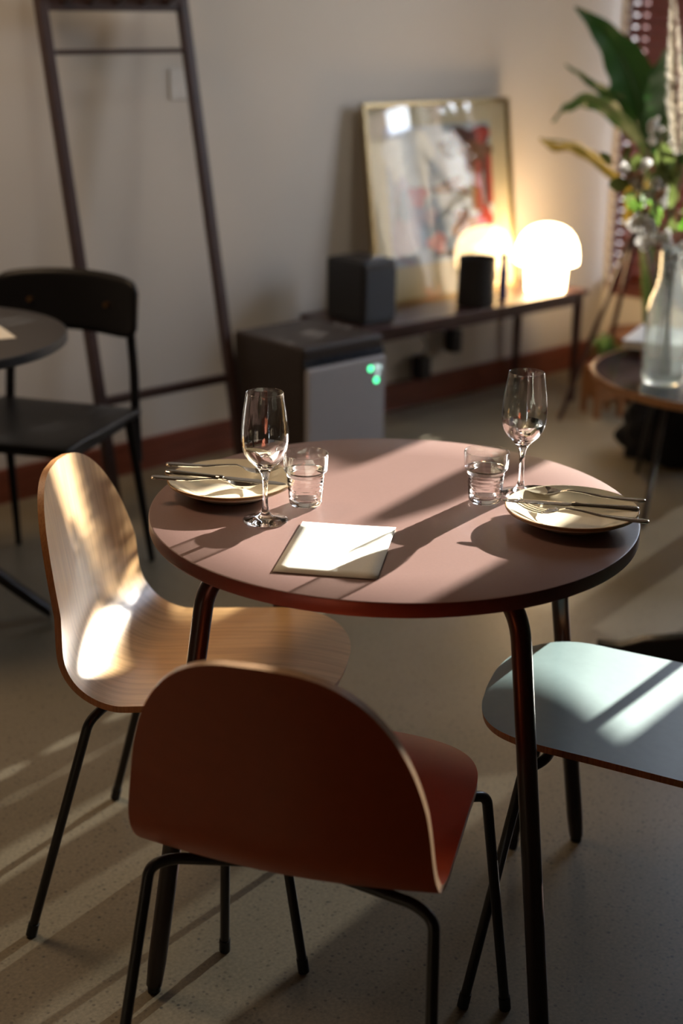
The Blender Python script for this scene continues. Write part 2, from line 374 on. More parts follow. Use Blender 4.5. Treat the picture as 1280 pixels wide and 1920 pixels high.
# venetian blind of dark red wood in front of window_1
vb = empty('venetian_blind', W(UW - .01, .43, 2.28), 'dark red wooden venetian blind closed over the corner window', 'blind', TH)
M_SLAT = wood('red_slat_wood', (.055, .01, .007), (.09, .018, .012), .4, 'Y', 4)
MB().box((-.03, -.40, -.04), (.03, .395, 0)).build('head_rail', M_SLAT, vb, smooth=False, bevel=.003)
sl = None; nsl = 0
z = -.07
while z > -1.92:
    if sl is None:
        prof = [(-.012, .0235), (-.004, .006), (.004, -.007), (.012, -.0245)]
        q = MB()
        for seg in ((-.40, -.365), (-.353, -.015), (-.003, .003), (.015, .353), (.365, .395)): pass
        # prof: four points across the slat; cord slots leave the middle strip out
        cuts = [-.40, -.32, -.308, -.02, -.004, .295, .315, .345, .365, .395]
        def slab(y0, y1, a, b_):
            pr = prof[a:b_ + 1]; ring = [[(x, y, zz) for x, zz in pr] + [(x, y, zz - .003) for x, zz in pr[::-1]] for y in (y0, y1)]
            q.grid(ring, closed=True); m_ = len(ring[0]); q.add(ring[0], [tuple(range(m_))]); q.add(ring[1], [tuple(range(m_))[::-1]])
        for k_ in range(len(cuts) - 1):
            if k_ % 2 == 0: slab(cuts[k_], cuts[k_ + 1], 0, 3)
            else: slab(cuts[k_], cuts[k_ + 1], 0, 1); slab(cuts[k_], cuts[k_ + 1], 2, 3)
        sl = q.build('slat', M_SLAT, vb, smooth=False); sl.location.z = z
    else:
        c = sl.copy(); COL.objects.link(c); c.parent = vb; c.location.z = z
    sl_last = z; z -= .0455
MB().box((-.022, -.40, -1.948), (.022, .395, sl_last - .022)).build('bottom_rail', M_SLAT, vb, smooth=False, bevel=.003)
for y in (-.30, .0, .30):
    MB().tube([(-.024, y, -.04), (-.024, y, sl_last - .03)], .0015, 6).build('ladder_cord', mat('cord', (.3, .08, .05), .8), vb)

# ================================================================== CHAIRS (shared shell)
PP = dict(yf=.236, zf=.4377, Ls=.3294, tilt=6.021, r=.1066, beta=8.8433, Lb=.251, ws=.1924, wb=.2006, wt=.3204, droop=.015, cs=.0355, cb=.923, nf=2.6013, nb=2.6071, dl=.1565)
def shell_rows(N=120, K=28):
    d = PP; tilt = math.radians(d['tilt']); beta = math.radians(d['beta']); arc = PI / 2 - beta + tilt
    Ltot = d['Ls'] + d['r'] * arc + d['Lb']; ds = Ltot / (N - 1); S = [i * ds for i in range(N)]
    phi = [(-tilt if s < d['Ls'] else (-tilt + (s - d['Ls']) / d['r'] if s < d['Ls'] + d['r'] * arc else PI / 2 - beta)) for s in S]
    kw = 5; ph = []
    for i in range(N):
        ws = 0; a = 0
        for k in range(-kw, kw + 1):
            w = 1 + math.cos(PI * k / (kw + 1)); a += w * phi[max(0, min(N - 1, i + k))]; ws += w
        ph.append(a / ws)
    phi = [p + max(0, min(1, (d['dl'] - s) / d['dl'])) * d['droop'] * 20 for p, s in zip(ph, S)]
    y = [d['yf']]; z = [0.]
    for i in range(1, N):
        q = (phi[i] + phi[i - 1]) / 2; y.append(y[-1] - math.cos(q) * ds); z.append(z[-1] + math.sin(q) * ds)
    i0 = next(i for i in range(N) if S[i] >= d['dl']); off = d['zf'] - z[i0]; z = [a + off for a in z]
    sb = d['Ls'] + d['r'] * .8; af = .17; ab = d['wt'] + .06; rows = []
    # resample: denser near both rounded ends
    samp = [0.5 - 0.5 * math.cos(PI * k / (N - 1)) for k in range(N)]
    samp = [.35 * k / (N - 1) + .65 * q for k, q in zip(range(N), samp)]
    for q in samp:
        s = q * Ltot; fi = min(N - 1.001, s / ds); i = int(fi); t = fi - i
        Y = y[i] * (1 - t) + y[i + 1] * t; Z = z[i] * (1 - t) + z[i + 1] * t; P = phi[i] * (1 - t) + phi[i + 1] * t
        w = interp(s, [0, d['Ls'] * .55, sb, Ltot], [d['ws'], d['ws'], d['wb'], d['wb']])
        f = max(0, (af - s) / af); g = max(0, (s - (Ltot - ab)) / ab)
        w *= max(1 - f ** d['nf'], 1e-6) ** (1 / d['nf']) * max(1 - g ** d['nb'], 1e-6) ** (1 / d['nb'])
        w = max(w, .004)
        c = interp(s, [0, d['Ls'] * .3, d['Ls'], d['Ls'] + d['r'] * 2, Ltot], [d['cs'] * .3, d['cs'], d['cs'], d['cb'], d['cb']])
        ny, nz = math.sin(P), math.cos(P); row = []
        for k in range(K + 1):
            tt = -1 + 2 * k / K; x = tt * w; o = c * x * x; row.append((Vector((x, Y + ny * o, Z + nz * o)), Vector((0, ny, nz))))
        rows.append(row)
    return rows
SR = shell_rows()
def make_shell(parent, m_in, m_out, m_edge):
    h = .0055; N = len(SR); K = len(SR[0]); b = MB()
    top = [[p + n * h for p, n in r] for r in SR]; bot = [[p - n * h for p, n in r] for r in SR]
    b.grid(top, 0); b.grid(bot, 1)
    nT = N * K
    ring = [i * K for i in range(N)] + [(N - 1) * K + j for j in range(1, K)] + [i * K + K - 1 for i in range(N - 2, -1, -1)] + [j for j in range(K - 2, 0, -1)]
    L_ = len(ring); fs = [(ring[i], ring[(i + 1) % L_], nT + ring[(i + 1) % L_], nT + ring[i]) for i in range(L_)]
    b.f += fs; b.m += [2] * len(fs)
    return b.build('seat_shell', [m_in, m_out, m_edge], parent, angle=50)
def make_chair(loc, ang, label, m_in, m_out, m_edge):
    ch = empty('dining_chair', (loc[0], loc[1], 0), label, 'chair', math.radians(ang - 90), 'shell chairs around the dining table')
    make_shell(ch, m_in, m_out, m_edge)
    for sx in (1, -1):
        for (path, r) in (([(.05, .10, .417), (.176, .118, .417), (.198, .145, .408), (.232, .212, .004)], .035),
                          ([(.05, -.10, .402), (.165, -.13, .402), (.192, -.142, .392), (.221, -.25, .004)], .035)):
            pts = fillet([(sx * x, y, z) for x, y, z in path], r, 8)
            lg = MB().tube(pts, .0078, 16).build('leg', M_LEG, ch)
            f = pts[-1]; dr = (pts[-2] - f).normalized()
            MB().tube([f - dr * 0 + Vector((0, 0, -.002)), f + dr * .022], .0092, 16).build('rubber_foot', M_RUBBER, lg)
    MB().box((-.06, -.12, .403), (.06, .12, .412)).build('seat_bracket', M_LEG, ch, smooth=False, bevel=.004)
    return ch
make_chair((-.302, .090), -9.4, 'oak veneer shell chair with a tall arched back, left of the table', M_OAK, M_OAK, M_OAKE)
make_chair((-.101, -.391), 73.1, 'rust red shell chair nearest the camera, its back turned to us', M_RUST, M_RUST, M_RUSTE)
make_chair((.384, -.086), 164.4, 'blue green shell chair with sunlit seat at the right edge', M_BLUE, M_BLUE, M_BLUEE)

# ================================================================== DINING TABLE
tb = empty('dining_table', (0, 0, 0), 'round plum red dining table on four dark tube legs, set for two', 'table')
R = .375
prof = [(0, .7285), (R - .10, .7298), (R - .003, .73), (R - .0008, .7292), (R, .727), (R, .711), (R - .001, .7082), (R - .004, .707), (0, .707)]
top = MB().lathe(prof, 160, mis=[0, 0, 0, 1, 1, 1, 1, 1]).build('tabletop', [M_TOP, M_TOPE], tb, angle=30)
for k in range(4):
    a = math.atan2(-.523, -.853) + k * PI / 2; ux, uy = math.cos(a), math.sin(a)
    path = [(ux * r, uy * r, z) for r, z in ((.16, .690), (.318, .690), (.4265, .012))]
    pts = fillet(path, .06, 10)
    n_ = len(pts); dense = pts[:-1] + [pts[-2].lerp(pts[-1], t) for t in (.5, .93, 1.0)]
    rad = [.0145] * (len(dense) - 1) + [.0125]
    lo = MB().tube(dense, rad, 20).build('leg', M_TLEG, tb)
    MB().tube([dense[-1] + Vector((0, 0, -.011)), dense[-1] + Vector((0, 0, .004))], .0105, 16).build('glide', M_RUBBER, lo)
    MB().box((.10, -.02, .7025), (.2, .02, .7068), rot=a).build('mounting_plate', M_TLEG, tb, smooth=False)

# ================================================================== TABLEWARE
ZT = .73
def plate(x, y, label):
    p = [(0, .004), (.045, .004), (.056, .0055), (.066, .010), (.082, .0158), (.096, .0205), (.0985, .0222), (.100, .0218), (.1003, .0203),
         (.099, .0178), (.085, .011), (.068, .0045), (.060, .0012), (.058, 0), (.054, 0), (.052, .0016), (0, .0016)]
    p = [(r, z * 1.15) for r, z in p]
    mi = [0, 0, 0, 0, 0, 0, 1, 1, 1, 0, 0, 0, 0, 0, 0, 0]
    return tag(MB().lathe(p, 96, mis=mi).build('side_plate', [M_PLATE, M_PLRIM], loc=(x, y, ZT), angle=60), label, 'plate', 'cream side plates')
plate(-.255, .060, 'cream glazed plate on the left side of the table, cutlery laid across')
plate(.266, -.055, 'cream plate with toasted brown rim near the right table edge')

def sweep(secs, n=9, th=.0016, cross=None):
    """secs: (x, halfwidth, zc, dish, thickness)"""
    b = MB(); rows = []
    for (x, w, z, dish, t) in secs:
        up_ = []; dn = []
        for k in range(n):
            q = -1 + 2 * k / (n - 1); zz = z + dish * q * q; e = math.sqrt(max(0, 1 - q * q)) * .75 + .25
            up_.append((x, q * w, zz + t * e / 2)); dn.append((x, q * w, zz - t * e / 2))
        rows.append(up_ + dn[::-1])
    b.grid(rows, closed=True); m_ = len(rows[0]); b.add(rows[0], [tuple(range(m_))]); b.add(rows[-1], [tuple(range(m_))[::-1]])
    return b
HAND = [(0, .0025, 0, 0, .003), (.002, .0062, .0003, 0, .004), (.008, .0088, .0002, 0, .0042), (.02, .0092, 0, 0, .004), (.045, .0072, -.001, 0, .0034), (.07, .0048, -.0015, 0, .003)]
def finer(secs, n=5):
    out = []
    for a, c in zip(secs[:-1], secs[1:]):
        for k in range(n): t = k / n; out.append(tuple(a[i] + (c[i] - a[i]) * t for i in range(len(a))))
    out.append(secs[-1]); return out
def cutlery(kind, p0, p1, label, group):
    """handle end at p0, tip at p1 (world)"""
    p0, p1 = Vector(p0), Vector(p1); d = p1 - p0; Ln = d.length
    e = empty(kind, p0, label, 'cutlery', 0, group)
    yaw = math.atan2(d.y, d.x); pit = -math.asin(d.z / Ln); e.rotation_euler = (0, pit, yaw); s = Ln / .20
    def fin(b, nm):
        b.v = [(x * s, y, z) for x, y, z in b.v]; return b.build(nm, M_STEEL, e, angle=60)
    if kind == 'spoon':
        fin(sweep(finer(HAND + [(.10, .0029, .001, 0, .0028), (.125, .0028, .0015, 0, .0028), (.138, .0034, -.002, .0004, .0026)])), 'handle')
        bowl = [(.1375, .0034, -.002, .0004, .0026), (.143, .009, -.006, .003, .0018), (.152, .0155, -.0095, .006, .0015), (.165, .0195, -.0115, .0085, .0014), (.178, .019, -.0105, .008, .0014), (.19, .0145, -.0068, .0048, .0014), (.197, .0085, -.003, .0016, .0014), (.2, .002, -.0012, 0, .001)]
        fin(sweep(finer(bowl, 3), 13), 'bowl')
    elif kind == 'fork':
        fin(sweep(finer(HAND + [(.10, .0028, .001, 0, .0028), (.122, .0027, .0015, 0, .0028), (.133, .0034, -.002, .0003, .0024)])), 'handle')
        b = sweep(finer([(.1325, .0034, -.002, .0003, .0024), (.138, .0085, -.0055, .001, .0018), (.146, .0118, -.008, .0012, .0016), (.156, .0122, -.0088, .001, .0016)], 4), 11)
        for k in range(4):
            y = -.0103 + k * .00687
            b.tube([(.155, y, -.0082), (.168, y, -.0078), (.182, y * .97, -.0045), (.194, y * .93, .0005), (.2, y * .92, .0035)], [.0013, .0013, .0012, .001, .0005], 8)
        fin(b, 'tines')
    else:
        fin(sweep(finer([(0, .002, 0, 0, .004), (.002, .0062, 0, 0, .0065), (.01, .0085, 0, 0, .0075), (.05, .0068, 0, 0, .0068), (.085, .0052, 0, 0, .006), (.092, .0072, 0, 0, .0075), (.097, .0062, 0, 0, .006)])), 'handle')
        fin(sweep(finer([(.0965, .0052, 0, 0, .003), (.105, .0082, 0, 0, .0018), (.15, .0092, 0, 0, .0014), (.18, .0088, 0, 0, .0013), (.194, .0058, 0, 0, .001), (.2, .001, 0, 0, .0008)])), 'blade')
    return e
GL, GR = 'cutlery on the left plate', 'cutlery on the right plate'
cutlery('spoon', (-.375, .018, .768), (-.206, .041, .756), 'steel dessert spoon on the left plate, nearest the camera of its three pieces', GL)
cutlery('knife', (-.358, .053, .766), (-.166, .016, .760), 'steel table knife in the middle of the cutlery on the left plate', GL)
cutlery('fork', (-.360, .085, .768), (-.178, .111, .758), 'steel fork at the far side of the left plate', GL)
cutlery('spoon', (.373, -.066, .768), (.205, .037, .756), 'steel spoon on the right plate, its bowl by the wine glass foot', GR)
cutlery('knife', (.358, -.097, .766), (.160, -.050, .762), 'steel table knife across the middle of the right plate', GR)
cutlery('fork', (.360, -.158, .768), (.184, -.046, .758), 'steel fork on the near side of the right plate', GR)

def wineglass(x, y, label):
    out = [(0, 0), (.030, 0), (.0335, .0006), (.034, .0014), (.0325, .0024), (.024, .0042), (.012, .0075), (.0065, .0125), (.0046, .022), (.0040, .035), (.0039, .050), (.0043, .062), (.0062, .073), (.0105, .081), (.0175, .088), (.0255, .096), (.0315, .106), (.0345, .117), (.0355, .128), (.0350, .142), (.0335, .158), (.0312, .175), (.0288, .190), (.0277, .1975)]
    inn = [(.0272, .1982), (.0268, .1975), (.0279, .190), (.0303, .175), (.0326, .158), (.0341, .142), (.0346, .128), (.0335, .117), (.0305, .1068), (.0245, .0978), (.0165, .0905), (.009, .0865), (0, .085)]
    no, ni = len(out), len(inn)
    mi = [0 if (i < 14 or i >= no + ni - 6) else 1 for i in range(no + ni - 1)]
    o = MB().lathe(out + inn, 96, mis=mi).build('wine_glass', [M_GLASS, M_THIN], loc=(x, y, ZT + .0003), angle=180)
    return tag(o, label, 'wine glass', 'wine glasses')
wineglass(-.194, -.067, 'empty stemmed wine glass in front of the left tumbler')
wineglass(.204, .076, 'empty stemmed wine glass behind the right tumbler')
def tumbler(x, y, label):
    out = [(0, .001), (.019, .0005), (.0225, 0), (.0245, .0015), (.0252, .004)]
    z = .0045
    while z < .050:
        f = (z - .004) / .046; r = .0252 + f * .0042; out += [(r + .0005, z + .0015), (r + .0002, z + .0035), (r - .0001, z + .005)]; z += .0065
    out += [(.0302, .0525), (.0335, .0545), (.0345, .0575), (.0350, .070), (.0352, .0805)]
    inn = [(.0346, .0822), (.0336, .0825), (.0330, .0812), (.0326, .070), (.0320, .058), (.0285, .052), (.0268, .046), (.0245, .028), (.0228, .012), (.0205, .0082), (.012, .0072), (0, .007)]
    no, ni = len(out), len(inn)
    mi = [0 if (i < no - 4 or i >= no + ni - 6) else 1 for i in range(no + ni - 1)]
    o = MB().lathe(out + inn, 96, mis=mi).build('tumbler', [M_GLASS, M_THIN], loc=(x, y, ZT + .0003), angle=180)
    return tag(o, label, 'glass', 'water tumblers')
tumbler(-.136, .011, 'ribbed water tumbler between the left plate and the paper card')
tumbler(.144, .035, 'ribbed water tumbler left of the right plate')
# card
cor = [(-.138, -.074), (.001, -.094), (-.031, -.298), (-.173, -.274)]
rows = []
for i in range(9):
    r_ = []
    for j in range(9):
        a, c = i / 8, j / 8
        x = (cor[0][0] * (1 - c) + cor[1][0] * c) * (1 - a) + (cor[3][0] * (1 - c) + cor[2][0] * c) * a
        y = (cor[0][1] * (1 - c) + cor[1][1] * c) * (1 - a) + (cor[3][1] * (1 - c) + cor[2][1] * c) * a
        r_.append((x, y, ZT + .0009 + .0016 * (a * (1 - a) * 0 + (c - .5) ** 2 * 1.2)))
    rows.append(r_)
pp = MB().grid(rows).build('paper_card', M_PAPER, angle=180)
sm_ = pp.modifiers.new('thick', 'SOLIDIFY'); sm_.thickness = .0005; sm_.offset = 1
tag(pp, 'blank cream paper card lying flat at the front of the dining table', 'paper')

# ================================================================== BACK WALL: COAT RACK
rk = empty('coat_rack', W(0, .4, 0), 'dark wooden ladder coat rack with pegs leaning on the back wall', 'coat rack', TH)
ZTOP, VF, VT = 1.9, .40, .035
def rkp(u, t, off=0.): return Vector((u, (VF - VT) * t + off, ZTOP * t))   # t 0 foot .. 1 top, local
for u in (-.243, .238):
    b = MB(); rows = []
    for t in (0, 1):
        p = rkp(u, t); rows.append([(p.x - .0165, p.y - .014, p.z), (p.x + .0165, p.y - .014, p.z), (p.x + .0165, p.y + .014, p.z), (p.x - .0165, p.y + .014, p.z)])
    b.grid(rows, closed=True); b.add(rows[0], [(0, 1, 2, 3)]); b.add(rows[1], [(3, 2, 1, 0)])
    b.build('rail', M_RACK, rk, smooth=True, bevel=.004)
def rung(z, r, name='rung', h=None):
    t = z / ZTOP; p = rkp(-.235, t); q = rkp(.23, t)
    if h: return MB().box((-.235, p.y - .011, z - h / 2), (.23, p.y + .011, z + h / 2)).build(name, M_RACK, rk, smooth=False, bevel=.003)
    return MB().tube([p, q], r, 12).build(name, M_RACK, rk)
rung(.36, .0, h=.026); rung(1.325, .0075); rung(1.464, 0, 'peg_rail', .06); rung(1.85, .008)
for k in range(5):
    u = -.175 + k * .088; t = 1.46 / ZTOP; p = rkp(u, t)
    MB().tube([p + Vector((0, -.008, 0)), p + Vector((0, -.06, .022))], [.011, .008], 12).build('peg', M_RACK, rk)

# small steel plate low on the wall behind the rack
tag(MB().box((-.035, -.006, -.045), (.035, 0, .045)).build('wall_plate', mat('plate_paint', (.62, .6, .56), .5), smooth=False, bevel=.002, loc=W(.305, 0, 1.22), rotz=TH), 'small pale switch plate on the back wall behind the rack', 'wall plate')

# ================================================================== AIR PURIFIER
ap = empty('air_purifier', W(.265, .655, 0), 'boxy dark brown air purifier with a pale grey front and green lights', 'appliance', TH)
M_APB = mat('brown_black_casing', (.035, .026, .022), .45)
M_APF = mat('silver_grey_front', (.42, .41, .42), .5, var=.02)
w_, d_, h_ = .33, .345, .50
MB().box((0, 0.012, 0), (w_, d_, h_)).build('casing', M_APB, ap, smooth=False, bevel=.012)
MB().box((.006, -.004, .012), (w_ - .002, .012, h_ - .062)).build('front_panel', M_APF, ap, smooth=False, bevel=.008)
MB().add([(.004, .0, h_ - .058), (w_ - .004, .0, h_ - .058), (w_ - .004, .034, h_ + .001), (.004, .034, h_ + .001), (.004, .03, h_ - .058), (w_ - .004, .03, h_ - .058)],
         [(0, 1, 2, 3), (0, 4, 5, 1), (3, 2, 5, 4), (0, 3, 4), (1, 5, 2)]).build('control_panel', mat('gloss_black', (.01, .013, .02), .12), ap, smooth=False)
M_LEDG = mat('green_led', (.02, .3, .12), .5, emis=(.08, 1, .38), estr=2.2, var=0)
M_LEDW = mat('white_led', (.3, .35, .35), .5, emis=(.55, .75, .72), estr=.7, var=0)
for (x, z, m_, r) in ((.262, .415, M_LEDG, .008), (.287, .375, M_LEDG, .008), (.285, .418, M_LEDW, .007), (.300, .414, M_LEDW, .007), (.292, .395, M_LEDW, .007)):
    MB().tube([(x, -.0035, z - .012), (x, -.0055, z - .012)], r, 16).build('indicator_light', m_, ap)

# ================================================================== CONSOLE AND WHAT STANDS ON IT
CZ = .44
cs = empty('console_bench', W(.78, .385, 0), 'low dark stained console bench with slender legs against the back wall', 'console', TH)
CW, CD = 1.16, .355
MB().box((0, 0, CZ - .018), (CW, CD, CZ)).build('top', M_DARKWOOD, cs, smooth=False, bevel=.003)
MB().box((.02, .018, CZ - .055), (CW - .02, .036, CZ - .018)).box((.02, CD - .036, CZ - .055), (CW - .02, CD - .018, CZ - .018)).box((.02, .036, CZ - .055), (.038, CD - .036, CZ - .018)).box((CW - .038, .036, CZ - .055), (CW - .02, CD - .036, CZ - .018)).build('apron', M_DARKWOOD, cs, smooth=False, bevel=.002)
for x in (.03, CW - .03):
    for y in (.028, CD - .028):
        rows = [[(x + a * w, y + c_2 * w, z) for a, c_2 in ((-1, -1), (1, -1), (1, 1), (-1, 1))] for w, z in ((.009, 0), (.0145, CZ - .018))]
        MB().grid(rows, closed=True).add(rows[0], [(0, 1, 2, 3)]).build('leg', M_DARKWOOD, cs, smooth=False, bevel=.002)

# speaker
sp = empty('speaker', W(.80, .335, CZ), 'charcoal cube speaker on the left end of the console', 'speaker', TH)
MB().box((0, .004, .006), (.155, .195, .215)).build('cabinet', M_BLACK, sp, smooth=False, bevel=.014)
MB().box((.010, -.002, .014), (.147, .006, .185)).build('grille', M_SPK, sp, smooth=False, bevel=.003)
MB().box((.006, .01, .0), (.149, .185, .008)).build('foot_plate', M_BLACK, sp, smooth=False)
MB().box((.02, .03, .2145), (.135, .165, .218)).build('top_panel', mat('dark_top_panel', (.03, .03, .034), .25), sp, smooth=False, bevel=.0015)

# framed picture leaning on the wall
pc = empty('framed_picture', W(1.045, .140, CZ + .0005), 'framed collage print behind glass, leaning on the wall over the console', 'picture', TH)
PWd, PH = .755, .705; lean = math.atan2(.098, PH); cl, sl_ = math.cos(lean), math.sin(lean)
def pxf(p): return Vector((p.x, p.y * cl + p.z * sl_, -p.y * sl_ * 0 + p.z * cl))
def pbox(lo, hi, b=None, mi=0):
    b = b or MB(); vs = [pxf(Vector((x, y, z))) for x in (lo[0], hi[0]) for y in (lo[1], hi[1]) for z in (lo[2], hi[2])]
    return b.add(vs, [(0, 1, 3, 2), (4, 6, 7, 5), (0, 4, 5, 1), (2, 3, 7, 6), (0, 2, 6, 4), (1, 5, 7, 3)], mi)
fr = MB(); t = .013
for lo, hi in (((0, -.011, 0), (PWd, .011, t)), ((0, -.011, PH - t), (PWd, .011, PH)), ((0, -.011, t), (t, .011, PH - t)), ((PWd - t, -.011, t), (PWd, .011, PH - t))): pbox(lo, hi, fr)
fr.build('frame', mat('gilt_metal', (.30, .23, .12), .3, metal=.8), pc, smooth=False, bevel=.001)
pbox((t, .004, t), (PWd - t, .009, PH - t)).build('mat_board', mat('cream_mat_board', (.62, .56, .42), .85), pc, smooth=False)
pbox((t, -.004, t), (PWd - t, -.0025, PH - t)).build('picture_glass', pane('picture_glass', (.96, .97, .96), 1.2), pc, smooth=False)
ART = {'pale': (.46, .52, .62), 'white': (.72, .72, .70), 'maroon': (.10, .03, .045), 'brown': (.20, .09, .06), 'red': (.42, .05, .05), 'rose': (.62, .30, .33), 'tan': (.36, .2, .12), 'slate': (.22, .30, .44), 'lav': (.42, .38, .5), 'dark': (.04, .03, .05)}
am = {k: mat('print_' + k, c, .8, var=.12, scale=25) for k, c in ART.items()}
keys = list(ART)
art = MB(); lay = [0]
def blob(cx, cz, rx, rz, key, rot=0., irr=.15, n=26, rect=False):
    lay[0] += 1; y = .0036 - lay[0] * .00012; rr = random.Random(int(cx * 9973 + cz * 7919)); pts = []
    if rect: pts = [(-rx, -rz), (rx, -rz), (rx, rz), (-rx, rz)]
    else:
        ph = [rr.uniform(0, 6.28) for _ in range(3)]
        for i in range(n):
            a = 2 * PI * i / n; k = 1 + irr * (math.sin(3 * a + ph[0]) + .6 * math.sin(5 * a + ph[1])); pts.append((rx * k * math.cos(a), rz * k * math.sin(a)))
    cr, sr = math.cos(rot), math.sin(rot); vs = [pxf(Vector((cx + x * cr - z * sr, y, cz + x * sr + z * cr))) for x, z in pts]
    art.add(vs, [tuple(range(len(vs)))], keys.index(key))
blob(.375, .375, .275, .245, 'pale', rect=True)
blob(.22, .50, .12, .11, 'white'); blob(.20, .28, .09, .16, 'lav'); blob(.36, .25, .12, .10, 'slate'); blob(.42, .42, .10, .10, 'pale', irr=.2)
blob(.25, .375, .045, .04, 'rose'); blob(.245, .47, .06, .07, 'white', irr=.05)
blob(.535, .56, .105, .05, 'maroon', irr=.25); blob(.42, .535, .045, .035, 'dark', irr=.2); blob(.56, .50, .08, .06, 'brown', irr=.2); blob(.60, .575, .04, .03, 'red', irr=.2)
blob(.575, .39, .015, .09, 'red', rect=True); blob(.612, .39, .012, .10, 'maroon', rect=True); blob(.636, .41, .013, .09, 'red', rect=True); blob(.545, .38, .012, .08, 'tan', rect=True)
blob(.40, .40, .075, .022, 'brown', .25, .2); blob(.47, .385, .05, .015, 'brown', -.35, .2)
blob(.53, .235, .11, .055, 'tan', irr=.12); blob(.47, .285, .04, .03, 'brown'); blob(.60, .27, .045, .035, 'red', irr=.2)
blob(.33, .20, .05, .035, 'rose'); blob(.17, .34, .03, .06, 'slate'); blob(.30, .30, .04, .03, 'lav'); blob(.45, .165, .1, .02, 'dark', .1, .3); blob(.24, .165, .08, .022, 'pale')
art.build('print', [am[k] for k in keys], pc, smooth=False, fixn=False)

# black jug
jg = empty('jug', W(1.372, .315, CZ), 'matte black jug standing on the console before the picture', 'jug')
MB().lathe([(0, 0), (.064, 0), (.069, .004), (.070, .02), (.068, .09), (.067, .165), (.069, .176), (.066, .177), (.063, .166), (.064, .09), (.066, .02), (.055, .008), (0, .008)], 48).build('body', mat('matte_black_clay', (.012, .010, .009), .7), jg)
MB().tube(smoothpath([(.065 * math.cos(TH), .065 * math.sin(TH), .145), (.092 * math.cos(TH), .092 * math.sin(TH), .135), (.098 * math.cos(TH), .098 * math.sin(TH), .08), (.066 * math.cos(TH), .066 * math.sin(TH), .04)]), .006, 12).build('handle', mat('brown_handle', (.06, .03, .018), .5), jg)
# blue bottle
bb = empty('bottle', W(1.535, .30, CZ), 'slim cobalt blue bottle between the jug and the lamp', 'bottle')
M_COB = mat('cobalt_glass', (.02, .035, .22), .2)
MB().lathe([(0, 0), (.016, 0), (.0175, .004), (.0175, .10), (.014, .122), (.013, .138), (.0125, .152), (0, .152)], 32).build('body', M_COB, bb)
MB().lathe([(0, .150), (.0138, .150), (.0138, .168), (0, .169)], 24).build('cap', mat('dark_cap', (.02, .02, .04), .4), bb)
# amber glass added in place of the orange glow reflected on the console
tag(MB().lathe([(0, 0), (.021, 0), (.024, .004), (.027, .05), (.0255, .05), (.0225, .006), (0, .006)], 32).build('tealight_glass', glass('amber_glass', (.85, .4, .1)), loc=W(1.462, .27, CZ + .0005)), 'tiny amber glass holder beside the black jug', 'candle holder')
# mushroom lamp
lm = empty('table_lamp', W(1.795, .285, CZ), 'glowing white mushroom table lamp at the right end of the console', 'lamp')
M_GLOW = mat('opal_glow', (.9, .8, .65), .4, emis=(1, .66, .34), estr=12, var=0)
M_GLOW2 = mat('opal_glow_base', (.9, .8, .65), .4, emis=(1, .68, .36), estr=10, var=0)
dome = [(.0, .252), (.03, .250), (.055, .243), (.08, .228), (.1, .204), (.113, .172), (.118, .138), (.119, .115), (.117, .106), (.110, .103), (.07, .105), (0, .108)]
MB().lathe(dome, 64).build('shade', M_GLOW, lm, angle=60)
MB().lathe([(0, 0), (.072, 0), (.074, .003), (.078, .06), (.078, .105), (0, .105)], 64).build('base', M_GLOW2, lm, angle=60)

# power adapters and cable under the console
M_CORD = mat('black_cord', (.012, .012, .012), .5)
for (u, z, wd, lab) in ((1.375, .165, .055, 'larger black power adapter hanging low under the console'), (1.545, .245, .045, 'smaller black plug on the wall under the console')):
    e = empty('power_adapter', W(u, .05, z), lab, 'power adapter', TH, 'power adapters')
    MB().box((-wd / 2, -.03, -.05), (wd / 2, .03, .04)).build('body', M_BLACK, e, smooth=False, bevel=.008)
    MB().tube(smoothpath([(0, 0, .035), (.02, -.01, .08), (-.01, -.005, .13), (.03, 0, .165 if u < 1.5 else .125)]), .004, 8).build('cord', M_CORD, e)

# ================================================================== TRIPOD STAND (dark) behind the console end
tp = empty('tripod_stand', (.93, 3.25, 0), 'thin dark tripod stand in the corner before the blind', 'stand')
hub = Vector((.06, -.06, .74))
for f in ((-.205, -.19, 0), (-.02, .10, 0), (.26, -.26, 0)):
    MB().tube([Vector(f) + Vector((0, 0, .008)), hub], [.009, .011], 12).build('leg', M_DARKWOOD, tp)
MB().tube([hub - Vector((0, 0, .03)), hub + Vector((0, 0, .05))], .024, 20).build('hub', M_BLACK, tp)
MB().tube([hub, hub + Vector((0, 0, .22))], .008, 12).build('pole', M_DARKWOOD, tp)

